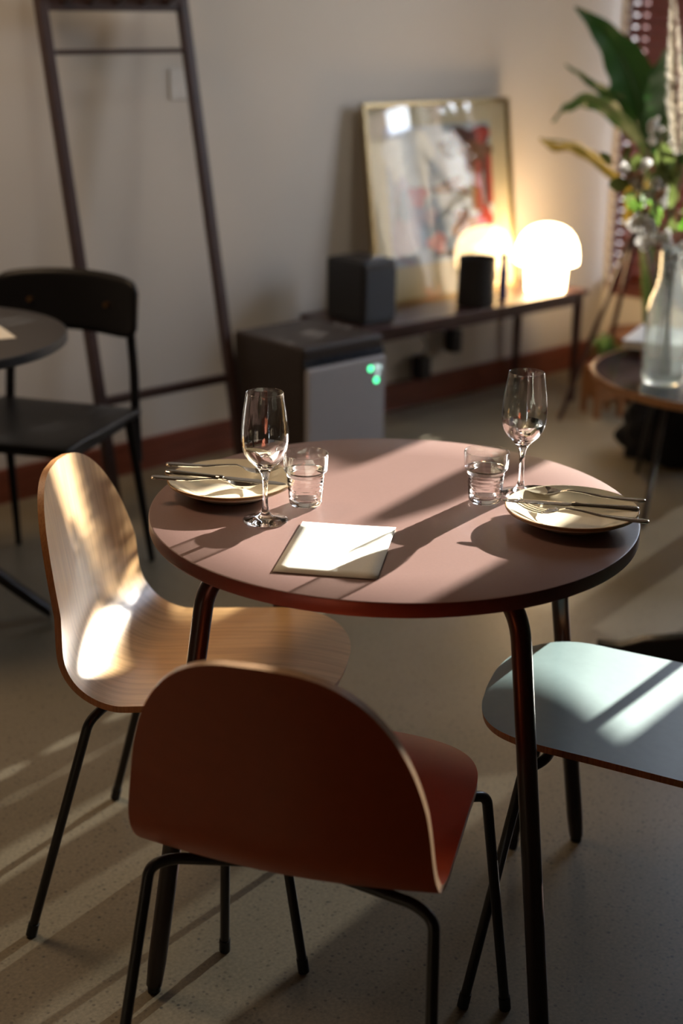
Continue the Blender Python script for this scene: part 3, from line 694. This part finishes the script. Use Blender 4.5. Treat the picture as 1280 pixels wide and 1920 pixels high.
# ================================================================== POTTED PLANT by the blind
pl = empty('potted_plant', (1.10, 3.42, 0), 'large broad leafed green plant in a pot below the blind', 'plant')
M_LEAF = thin('banana_leaf', (.028, .095, .018), .22, .38)
M_LEAFY = thin('yellowing_leaf', (.38, .30, .04), .4, .45)
M_STALK = mat('green_stalk', (.06, .12, .03), .5)
MB().lathe([(0, 0), (.11, 0), (.12, .01), (.145, .26), (.15, .27), (.14, .272), (.13, .24), (0, .235)], 40).build('pot', mat('terracotta_brown', (.24, .11, .05), .7, var=.1), pl)
def leaf(path, widths, m_, side, fold=.25, stalk=None, n=11, base=None):
    P = smoothpath(path, 8); k = len(P); rows = []
    for i, p in enumerate(P):
        t = i / (k - 1); T = (P[min(i + 1, k - 1)] - P[max(i - 1, 0)]).normalized(); S = (Vector(side) - T * Vector(side).dot(T)).normalized(); N = T.cross(S)
        w = interp(t, [j / (len(widths) - 1) for j in range(len(widths))], widths)
        w *= 1 + .06 * math.sin(t * 31)
        rows.append([p + S * (q * w) + N * (abs(q) * w * fold + .006 * math.sin(t * 26) * q * q) for q in [-1 + 2 * j / (n - 1) for j in range(n)]])
    b = MB().grid(rows)
    lf = b.build('leaf', m_, pl, angle=180, fixn=False)
    P2 = [Vector(base or (0, 0, .25))] + [P[-1].lerp(Vector(base or (0, 0, .25)), .5) + Vector((0, 0, .05))] + [P[-1]]
    st = MB().tube(smoothpath(P2[:2] + [P[-1]] + [P[k // 2]] + [P[2]], 6), [.009] * 7 + [.008] * 6 + [.006] * 6 + [.004] * 5 + [.0015], 8).build('stalk', M_STALK, lf)
    return lf
def lw(pts): return [Vector(p) - Vector((1.10, 3.42, 0)) for p in pts]
leaf(lw([(.738, 3.40, 1.463), (.835, 3.42, 1.39), (.94, 3.45, 1.27), (1.0, 3.45, 1.13), (1.04, 3.43, .97)]), [.004, .03, .06, .09, .085, .03], M_LEAF, (1, 0, .55), .3)
leaf(lw([(.725, 3.45, 1.263), (.828, 3.45, 1.198), (.932, 3.45, 1.13), (1.02, 3.44, 1.0)]), [.003, .012, .022, .03, .012], M_LEAF, (.3, -.5, 1), .5)
leaf(lw([(.663, 3.28, 1.07), (.713, 3.3, 1.125), (.80, 3.3, 1.149), (.90, 3.34, 1.10), (1.03, 3.40, .97)]), [.012, .035, .042, .045, .04, .015], M_LEAF, (.15, -.75, .62), .2)
leaf(lw([(.61, 3.18, 1.022), (.66, 3.2, .995), (.756, 3.2, .985), (.846, 3.22, .925), (1.0, 3.3, .80)]), [.003, .018, .024, .026, .02, .012], M_LEAFY, (.3, -.6, .7), .3)
leaf(lw([(1.26, 3.36, 1.46), (1.27, 3.36, 1.28), (1.24, 3.38, 1.08), (1.18, 3.4, .9)]), [.01, .10, .13, .12, .03], M_LEAF, (1, -.2, .1), .2)
leaf(lw([(1.05, 3.20, 1.33), (1.08, 3.28, 1.24), (1.10, 3.36, 1.1), (1.10, 3.4, .9)]), [.02, .08, .10, .09, .03], M_LEAF, (1, .1, 0), .25)
leaf(lw([(.93, 3.15, .72), (.98, 3.25, .82), (1.04, 3.34, .86), (1.08, 3.4, .75)]), [.004, .03, .04, .035, .012], M_LEAFY, (.6, -.3, -.7), .3)
leaf(lw([(1.0, 3.2, .62), (1.03, 3.28, .75), (1.07, 3.36, .82), (1.10, 3.4, .7)]), [.004, .035, .045, .04, .012], M_LEAF, (.7, -.5, -.4), .3)

# small wooden planter box with a low green plant
pb = empty('planter', (.905, 3.19, 0), 'small wooden plant stand on the floor behind the low table', 'planter', math.radians(20))
M_PLW = wood('warm_planter_wood', (.24, .10, .035), (.36, .17, .07), .5, 'Z')
for x in (-.05, .05):
    for y in (-.05, .05): MB().box((x - .01, y - .01, 0), (x + .01, y + .01, .19)).build('leg', M_PLW, pb, smooth=False)
MB().box((-.058, -.058, .07), (.058, .058, .18)).build('box', M_PLW, pb, smooth=False, bevel=.002)
g = MB()
for i in range(34):
    a = random.uniform(0, 6.28); r = random.uniform(.02, .09); h = random.uniform(.05, .13); q = Vector((math.cos(a), math.sin(a), 0)); s = Vector((-q.y, q.x, 0)) * .007
    g.grid([[Vector((0, 0, .178)) + q * .01 - s, Vector((0, 0, .178)) + q * .01 + s], [Vector((0, 0, .18 + h)) + q * r * .6 - s * 1.4, Vector((0, 0, .18 + h)) + q * r * .6 + s * 1.4], [Vector((0, 0, .18 + h * .8)) + q * r - s * .1, Vector((0, 0, .18 + h * .8)) + q * r + s * .1]])
gg = g.build('foliage', thin('small_green_leaves', (.07, .16, .03), .3), pb, angle=180, fixn=False)

# ================================================================== LOW ROUND TABLE WITH VASE
SZ = .42; SC = (1.10, 2.14)
st = empty('side_table', (SC[0], SC[1], 0), 'low round dark table with a wood coloured edge, carrying the flower vase', 'table')
RS = .425
MB().lathe([(0, SZ), (RS - .012, SZ), (RS - .003, SZ + .003), (RS, SZ + .001), (RS, SZ - .019), (RS - .003, SZ - .022), (0, SZ - .022)], 120, mis=[0, 1, 1, 1, 1, 1]).build('tabletop', [mat('dark_laminate', (.035, .022, .024), .16, var=.05), wood('edge_wood', (.26, .12, .045), (.38, .19, .08), .4, 'Z')], st, angle=30)
for a in (122.8, 212.8 + 5, 302.8, 32.8):
    a = math.radians(a); path = [(.12 * math.cos(a), .12 * math.sin(a), SZ - .033), (.30 * math.cos(a), .30 * math.sin(a), SZ - .033), (.37 * math.cos(a), .37 * math.sin(a), .004)]
    if 210 < math.degrees(a) < 225: path = [(.12 * math.cos(a), .12 * math.sin(a), SZ - .033), (.30 * math.cos(a), .30 * math.sin(a), SZ - .033), (.36 * math.cos(a), .36 * math.sin(a), .004)]
    MB().tube(fillet(path, .04), .008, 12).build('leg', mat('grey_steel_leg', (.06, .055, .055), .35, metal=.6), st)

VX, VY = .862, 2.03
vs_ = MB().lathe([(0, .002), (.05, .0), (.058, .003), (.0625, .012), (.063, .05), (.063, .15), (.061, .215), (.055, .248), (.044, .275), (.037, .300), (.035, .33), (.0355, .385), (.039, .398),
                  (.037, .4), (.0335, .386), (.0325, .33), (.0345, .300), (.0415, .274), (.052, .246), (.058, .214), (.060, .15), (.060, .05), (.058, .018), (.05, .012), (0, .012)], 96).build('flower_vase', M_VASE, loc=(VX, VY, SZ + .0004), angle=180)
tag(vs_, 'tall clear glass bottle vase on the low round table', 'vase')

# bouquet: everything stands in the vase; offsets from the vase axis
BO = Vector((VX, VY, 0))
def bz(px, y, dy=0.): return Vector(((px - 1241 - (716 - y) * .066) * .00152, dy, .82 + (465 - y) * .00151))
M_PLUME = thin('pampas_cream', (.82, .76, .66), .45, .9); M_PLUMC = thin('pampas_brown', (.26, .14, .12), .3, .9)
M_STEMG = mat('green_brown_stem', (.12, .13, .05), .6, var=.2); M_STEMB = mat('brown_stem', (.14, .085, .05), .7, var=.2)
M_PETAL = thin('white_petal', (.97, .95, .90), .78, .7); M_PETAL2 = thin('tan_petal', (.5, .33, .22), .3, .8)
M_EUC = thin('olive_leaf', (.10, .13, .035), .35, .5); M_EUCB = thin('bright_leaf', (.13, .25, .04), .4, .5); M_EUCG = thin('grey_green_leaf', (.26, .33, .22), .35, .6)
def stem_path(tip, foot=None, k=0):
    f = foot or Vector((random.uniform(-.025, .025), random.uniform(-.025, .025), SZ + .02))
    nk = Vector((max(-.024, min(.024, tip.x * .2)), max(-.022, min(.022, tip.y * .2)), .78))
    return [f, nk, nk.lerp(tip, .5) + Vector((0, 0, .01)), tip]
def plume(tip, base, wmax, label, seed, nb=3200, cream=M_PLUME, brown=M_PLUMC):
    e = empty('pampas_plume', BO + Vector((0, 0, 0)), label, 'dried grass', 0, 'dried plumes in the vase')
    R_ = random.Random(seed); b = MB(); br = MB(); ax = tip - base
    for i in range(nb):
        t = R_.random() ** .85; p = base + ax * t; w = wmax * interp(t, [0, .1, .3, .6, .9, 1], [.4, .8, 1, .72, .3, .12])
        a = R_.uniform(0, 6.28); out = Vector((math.cos(a), math.sin(a), 0)); ln = w * R_.uniform(.7, 1.15)
        q = p + out * ln * .95 + ax.normalized() * ln * R_.uniform(.25, .7); s = out.cross(ax).normalized() * R_.uniform(.0006, .0013)
        brown_ = (a > PI and -.25 < out.x < .75 and R_.random() < .85)
        tgt = br if brown_ else b; mid = p.lerp(q, .5) + out * ln * .18
        if brown_: s = s * 2.2; q = p.lerp(q, .85); mid = p.lerp(q, .5)
        tgt.grid([[p - s, p + s], [mid - s * 1.3, mid + s * 1.3], [q - s * .2, q + s * .2]])
    c1 = b.build('plume_hairs', cream, e, angle=180, fixn=False); c2 = br.build('plume_core', brown, e, angle=180, fixn=False)
    MB().tube(smoothpath(stem_path(base) + [tip]), [.0022] * 33, 6).build('stem', M_STEMB, e)
    return e
plume(bz(1240, 6, -.03), bz(1258, 292, -.01), .033, 'tall feathery cream and brown plume, tallest thing in the vase', 3)
plume(bz(1302, 150, .02), bz(1284, 350, .01), .034, 'tan plume at the right edge, leaning out of the vase', 5, 900, thin('plume_tan', (.5, .38, .2), .4, .9), thin('plume_tan_dark', (.3, .2, .1), .3, .9))

def petal_blob(b, c, r, seed, mi=0):
    """a ragged flower head: overlapping small rounded lobes"""
    R_ = random.Random(seed)
    for i in range(9):
        d = Vector((R_.gauss(0, 1), R_.gauss(0, 1), R_.gauss(0, 1))).normalized(); q = c + d * r * R_.uniform(.3, .6) * (i > 0); rr = r * R_.uniform(.32, .5)
        ex = Vector((R_.uniform(.7, 1.2), R_.uniform(.7, 1.2), R_.uniform(.7, 1.3))); k = 10
        b.grid([[q + Vector((math.sin(PI * a / 6) * math.cos(2 * PI * j / k) * ex.x, math.sin(PI * a / 6) * math.sin(2 * PI * j / k) * ex.y, math.cos(PI * a / 6) * ex.z)) * rr * (1 + .12 * math.sin(j * 2.1 + a)) for j in range(k)] for a in range(7)], mi, closed=True)
def blossom_branch(label, spots, m_, seed, tans=()):
    e = empty('flowering_branch', BO, label, 'flowers', 0, 'flowering branches in the vase')
    R_ = random.Random(seed); st_ = MB(); nod = sum((bz(x, y) for x, y, r in spots), Vector()) / len(spots) - Vector((0, 0, .04))
    nod.y = R_.uniform(-.04, .03)
    st_.tube(smoothpath(stem_path(nod)), .0032, 6)
    for k, (x, y, r) in enumerate(spots):
        c = bz(x, y, nod.y + R_.uniform(-.03, .02)); st_.tube(smoothpath([nod, nod.lerp(c, .5) + Vector((0, 0, -.008)), c], 4), .0013, 5)
        b = MB(); petal_blob(b, c, r * .0022, seed * 31 + k)
        b.build('blossom', M_PETAL2 if k in tans else m_, e, angle=180, fixn=False)
    st_.build('stem', M_STEMB, e)
blossom_branch('white blossoms on the left of the bouquet, highest flowering branch', [(1160, 322, 9), (1198, 316, 11), (1180, 346, 8), (1184, 359, 5), (1172, 333, 9), (1190, 330, 8)], M_PETAL, 11, (4, 5))
blossom_branch('white blossoms in the middle of the bouquet', [(1218, 353, 13), (1232, 380, 11), (1222, 366, 10), (1205, 368, 6), (1236, 357, 7)], M_PETAL, 12, (2,))
blossom_branch('largest cluster of white blossoms hanging low on the left', [(1184, 416, 15), (1201, 455, 15), (1193, 438, 8), (1208, 432, 8), (1219, 450, 10), (1229, 455, 7), (1205, 420, 9), (1200, 398, 10)], M_PETAL, 13, (7,))
blossom_branch('narrow string of white buds just above the vase mouth', [(1240, 440, 8), (1243, 452, 7), (1246, 474, 7), (1272, 490, 10), (1268, 460, 8), (1262, 408, 9)], M_PETAL, 14, (5,))
blossom_branch('pale spiky buds below the tall plume', [(1211, 242, 8), (1222, 236, 7), (1229, 250, 6), (1220, 275, 8), (1248, 278, 8), (1253, 290, 6), (1262, 292, 7), (1216, 255, 8), (1277, 160, 8)], M_PETAL, 15)

def oval_branch(label, spots, seed, name='leafy_branch'):
    e = empty(name, BO, label, 'foliage', 0, 'leafy branches in the vase'); R_ = random.Random(seed)
    top_ = min(spots, key=lambda s: s[1]); tip = bz(top_[0], top_[1]); tip.y = R_.uniform(-.03, .04); pth = smoothpath(stem_path(tip)); st_ = MB().tube(pth, .0034, 6)
    for x, y, a, ln, wd, m_ in spots:
        c = bz(x, y, tip.y + R_.uniform(-.03, .03)); ang = math.radians(a); d = Vector((math.cos(ang), R_.uniform(-.3, .3), math.sin(ang))).normalized(); s = Vector((-math.sin(ang), R_.uniform(-.5, .2), math.cos(ang))); s = (s - d * s.dot(d)).normalized(); N = d.cross(s)
        L_ = ln * .00152; w = wd * .00152; rows = []
        for i in range(11):
            t = i / 10; ww = w * math.sin(PI * (t * .94 + .03)) ** .7; rows.append([c + d * (t - .5) * L_ + s * q * ww + N * (abs(q) * ww * .2 - (t - .5) ** 2 * L_ * .3) for q in (-1, -.5, 0, .5, 1)])
        MB().grid(rows).build('leaf', m_, e, angle=180, fixn=False)
        bs = c - d * L_ * .5; near = min(pth, key=lambda p: (p - bs).length); st_.tube([near, bs.lerp(near, .4) + Vector((0, 0, -.004)), bs], .001, 5)
    st_.build('stem', M_STEMG, e)
oval_branch('branch of small olive leaves reaching out left of the bouquet', [(1181, 312, 75, 34, 12, M_EUC), (1148, 348, 185, 38, 14, M_EUC), (1126, 303, 135, 30, 8, M_EUC), (1160, 291, 70, 28, 6, M_EUC), (1177, 386, 170, 30, 12, M_EUCB), (1200, 366, 30, 34, 11, M_EUCG), (1172, 372, 230, 30, 9, M_EUC)], 21)
oval_branch('branch of large dark olive leaves at the right of the bouquet', [(1238, 305, 110, 62, 18, M_EUC), (1228, 335, 60, 40, 14, M_EUC), (1247, 355, 85, 45, 14, M_EUC), (1236, 410, 95, 44, 6, M_EUCB), (1218, 395, 100, 30, 4, M_EUCB), (1262, 430, 60, 40, 12, M_EUC), (1254, 330, 130, 50, 16, M_EUC), (1258, 380, 70, 40, 12, M_EUC)], 22)
# bright fern frond at right
fe = empty('fern_frond', BO, 'bright green feathery frond at the far right of the bouquet', 'foliage')
fp = smoothpath(stem_path(bz(1290, 352, -.05))); fb = MB()
for i in range(60):
    t = .62 + .38 * i / 60; p = fp[min(len(fp) - 1, int(t * (len(fp) - 1)))]
    for s in (-1, 1):
        d = Vector((s * random.uniform(.6, 1), random.uniform(-.5, .5), -random.uniform(.1, .7))).normalized(); ln = random.uniform(.012, .03); w = d.orthogonal().normalized() * .0022
        fb.grid([[p - w * .4, p + w * .4], [p + d * ln * .5 - w, p + d * ln * .5 + w], [p + d * ln, p + d * ln + w * .1]])
fb.build('fronds', thin('fresh_green', (.16, .5, .03), .5, .5), fe, angle=180, fixn=False); MB().tube(fp, .0018, 6).build('stem', M_STEMG, fe)

# books
def book(loc, rot, w, d, h, cover, label, grp='books on the low round table'):
    e = empty('book', loc, label, 'book', rot, grp)
    MB().box((-w / 2, -d / 2, 0), (w / 2, d / 2, .003)).box((-w / 2, -d / 2, h - .003), (w / 2, d / 2, h)).box((w / 2 - .004, -d / 2, .003), (w / 2, d / 2, h - .003)).build('cover', cover, e, smooth=False, bevel=.0008)
    MB().box((-w / 2 + .003, -d / 2 + .004, .003), (w / 2 - .004, d / 2 - .004, h - .003)).build('pages', mat('book_pages', (.55, .5, .42), .9, var=.1, scale=200), e, smooth=False)
book((.975, 2.42, SZ), math.radians(-20), .17, .22, .024, mat('red_cover', (.4, .04, .04), .5), 'small red book on the low round table, under the pale one')
book((.952, 2.455, SZ + .0245), math.radians(-24), .21, .27, .024, mat('white_cover', (.72, .72, .68), .45), 'pale covered book lying on top of the red one')

# black bag on the floor beyond the low table
bgp = []
n = 40; rows = []
R_ = random.Random(4)
for i in range(22):
    t = i / 21; r = (math.sin(PI * min(.96, t * .72 + .25)) ** .55); row = []
    for j in range(n):
        a = 2 * PI * j / n; k = 1 + .10 * math.sin(5 * a + t * 7) + .06 * math.sin(11 * a - t * 13) + .05 * math.sin(17 * a + t * 3)
        row.append((.24 * r * k * math.cos(a), .17 * r * k * math.sin(a), .30 * t))
    rows.append(row)
b = MB().grid(rows, closed=True); b.add(rows[0], [tuple(range(n))]); b.add(rows[-1], [tuple(range(n))[::-1]])
bg_ = b.build('bag', mat('black_cloth', (.008, .008, .009), .9, var=.2, bump=.4), loc=(1.12, 2.66, .001), rotz=.2, angle=180)
MB().tube(smoothpath([(-.12, 0, .27), (-.08, -.03, .36), (.06, -.03, .37), (.12, 0, .27)]), .009, 10).build('handle', mat('black_strap', (.01, .01, .01), .8), bg_)
tag(bg_, 'black crumpled cloth bag on the floor behind the low table', 'bag')

# ================================================================== BLACK CAST STAND behind the blue chair
cf = empty('pedestal_stand', (1.108, .925, 0), 'glossy black cast foot of a stand on the floor beyond the blue green chair', 'stand')
M_CAST = mat('gloss_black_cast', (.008, .007, .007), .18, bump=.2, scale=60)
for k, a in enumerate((170, 242, 314, 26, 98)):
    a = math.radians(a); ln = .585 if k == 0 else .42; rows = []
    for t in [i / 10 for i in range(11)]:
        x = .03 + t * (ln - .03); w = .034 - .012 * t; zt = .135 - .095 * t; zb = max(.0, .075 - .12 * t)
        if t >= .9: w = .026; zt = .038
        rows.append([(x, -w, zb), (x, w, zb), (x, w * .7, zt), (x, -w * .7, zt)])
    rows = [[(p[0] * math.cos(a) - p[1] * math.sin(a), p[0] * math.sin(a) + p[1] * math.cos(a), p[2]) for p in r] for r in rows]
    MB().grid(rows, closed=True).add(rows[0], [(0, 1, 2, 3)]).add(rows[-1], [(3, 2, 1, 0)]).build('foot', M_CAST, cf, bevel=.005)
MB().lathe([(0, .06), (.06, .06), (.058, .14), (.03, .17), (.011, .19), (.011, .95), (0, .95)], 32).build('pole', M_CAST, cf)  # unseen pole, placed so its shadow stripes the blue seat
MB().lathe([(0, .95), (.018, .955), (.022, .97), (.015, .985), (0, .99)], 24).build('knob', M_CAST, cf)

# ================================================================== LEFT: BLACK TABLE AND CHAIR
lt = empty('cafe_table', (-1.07, 1.17, 0), 'round black cafe table at the left edge of the picture', 'table')
RL = .345
MB().lathe([(0, ZT), (RL - .004, ZT), (RL, ZT - .003), (RL, ZT - .020), (RL - .005, ZT - .024), (0, ZT - .024)], 110, mis=[0, 1, 1, 1, 1]).build('tabletop', [mat('black_oak_top', (.035, .032, .032), .38, var=.25, scale=20, stretch=(1, 14, 1)), mat('slate_edge', (.05, .055, .065), .35)], lt, angle=30)
MB().tube([(0, 0, .2), (0, 0, ZT - .03)], .028, 24).build('column', M_LEG, lt)
MB().lathe([(0, ZT - .036), (.13, ZT - .036), (.13, ZT - .0245), (0, ZT - .0245)], 40).build('top_plate', M_LEG, lt)
for k in range(4):
    a = math.radians(9) + k * PI / 2; ux, uy = math.cos(a), math.sin(a)
    rows = []
    for (r, z, w, h) in ((.0, .24, .022, .03), (.03, .235, .022, .028), (.10, .165, .021, .026), (.20, .075, .020, .024), (.262, .024, .019, .022), (.268, .018, .018, .018)):
        rows.append([(ux * r - uy * -w, uy * r + ux * -w, z - h * .7), (ux * r - uy * w, uy * r + ux * w, z - h * .7), (ux * r - uy * w, uy * r + ux * w, z + h * .6), (ux * r - uy * -w, uy * r + ux * -w, z + h * .6)])
    MB().grid(rows, closed=True).add(rows[0], [(0, 1, 2, 3)]).add(rows[-1], [(3, 2, 1, 0)]).build('foot', M_LEG, lt, bevel=.005)
tag(MB().box((-.10, -.07, 0), (.10, .07, .0006)).build('paper_card', M_PAPER, smooth=False, loc=(-.952, 1.155, ZT + .0004), rotz=.5), 'corner of a white paper card on the black cafe table', 'paper')

bc = empty('dining_chair', (-.865, 1.44, 0), 'black wooden chair with a curved riveted backrest, pushed under the cafe table', 'chair', math.radians(-16))
# local: +x right, -y is the way the chair faces
BW = .205
rows = []
for j in range(41):     # seat outline as grid strips
    q = -1 + 2 * j / 40
    rows.append([Vector((q * (.205 - .03 * ((k / 10)) ** 2 * 0 - .02 * (1 - k / 10)), -.20 + .40 * k / 10 * 1.0, .447 - .010 * (1 - q * q) * math.sin(PI * k / 10) - .02 * max(0, .25 - k / 10) ** 1.0)) for k in range(11)])
sb = MB().grid(rows).build('seat', M_BLKPAINT, bc, angle=180)
q_ = sb.modifiers.new('t', 'SOLIDIFY'); q_.thickness = .018; q_.offset = -1; q_ = sb.modifiers.new('b', 'BEVEL'); q_.width = .004; q_.segments = 2
rows = []
for j in range(33):
    q = -1 + 2 * j / 32; col = []
    hh = .079 * max(.02, 1 - abs(q) ** 7) ** (1 / 7)
    for k in range(9):
        tz = -1 + 2 * k / 8; col.append(Vector((q * .205, .235 - .045 * q * q + .012 * tz, 0.707 + .012 * (1 - q * q) + tz * hh)))
    rows.append(col)
br = MB().grid(rows).build('backrest', M_BLKPAINT, bc, angle=180)
q_ = br.modifiers.new('t', 'SOLIDIFY'); q_.thickness = .012; q_.offset = 0
for x in (-.11, .11): MB().tube([(x, .217 - .012, .715), (x, .235, .715)], .006, 14).build('rivet', M_BRASS, br)
for s in (-1, 1):
    MB().tube(smoothpath([(s * .19, .20, .30), (s * .185, .205, .43), (s * .18, .215, .55), (s * .165, .228, .70)]), .0125, 14).build('back_post', M_BLKPAINT, bc)
    MB().tube([(s * .205, .235, .002), (s * .18, .17, .43)], [.009, .014], 14).build('leg', M_BLKPAINT, bc)
    MB().tube([(s * .215, -.205, .002), (s * .165, -.14, .43)], [.009, .014], 14).build('leg', M_BLKPAINT, bc)
MB().box((-.17, -.16, .405), (.17, -.13, .43)).box((-.17, .15, .405), (.17, .18, .43)).box((-.18, -.15, .405), (-.155, .17, .43)).box((.155, -.15, .405), (.18, .17, .43)).build('seat_frame', M_BLKPAINT, bc, smooth=False, bevel=.003)
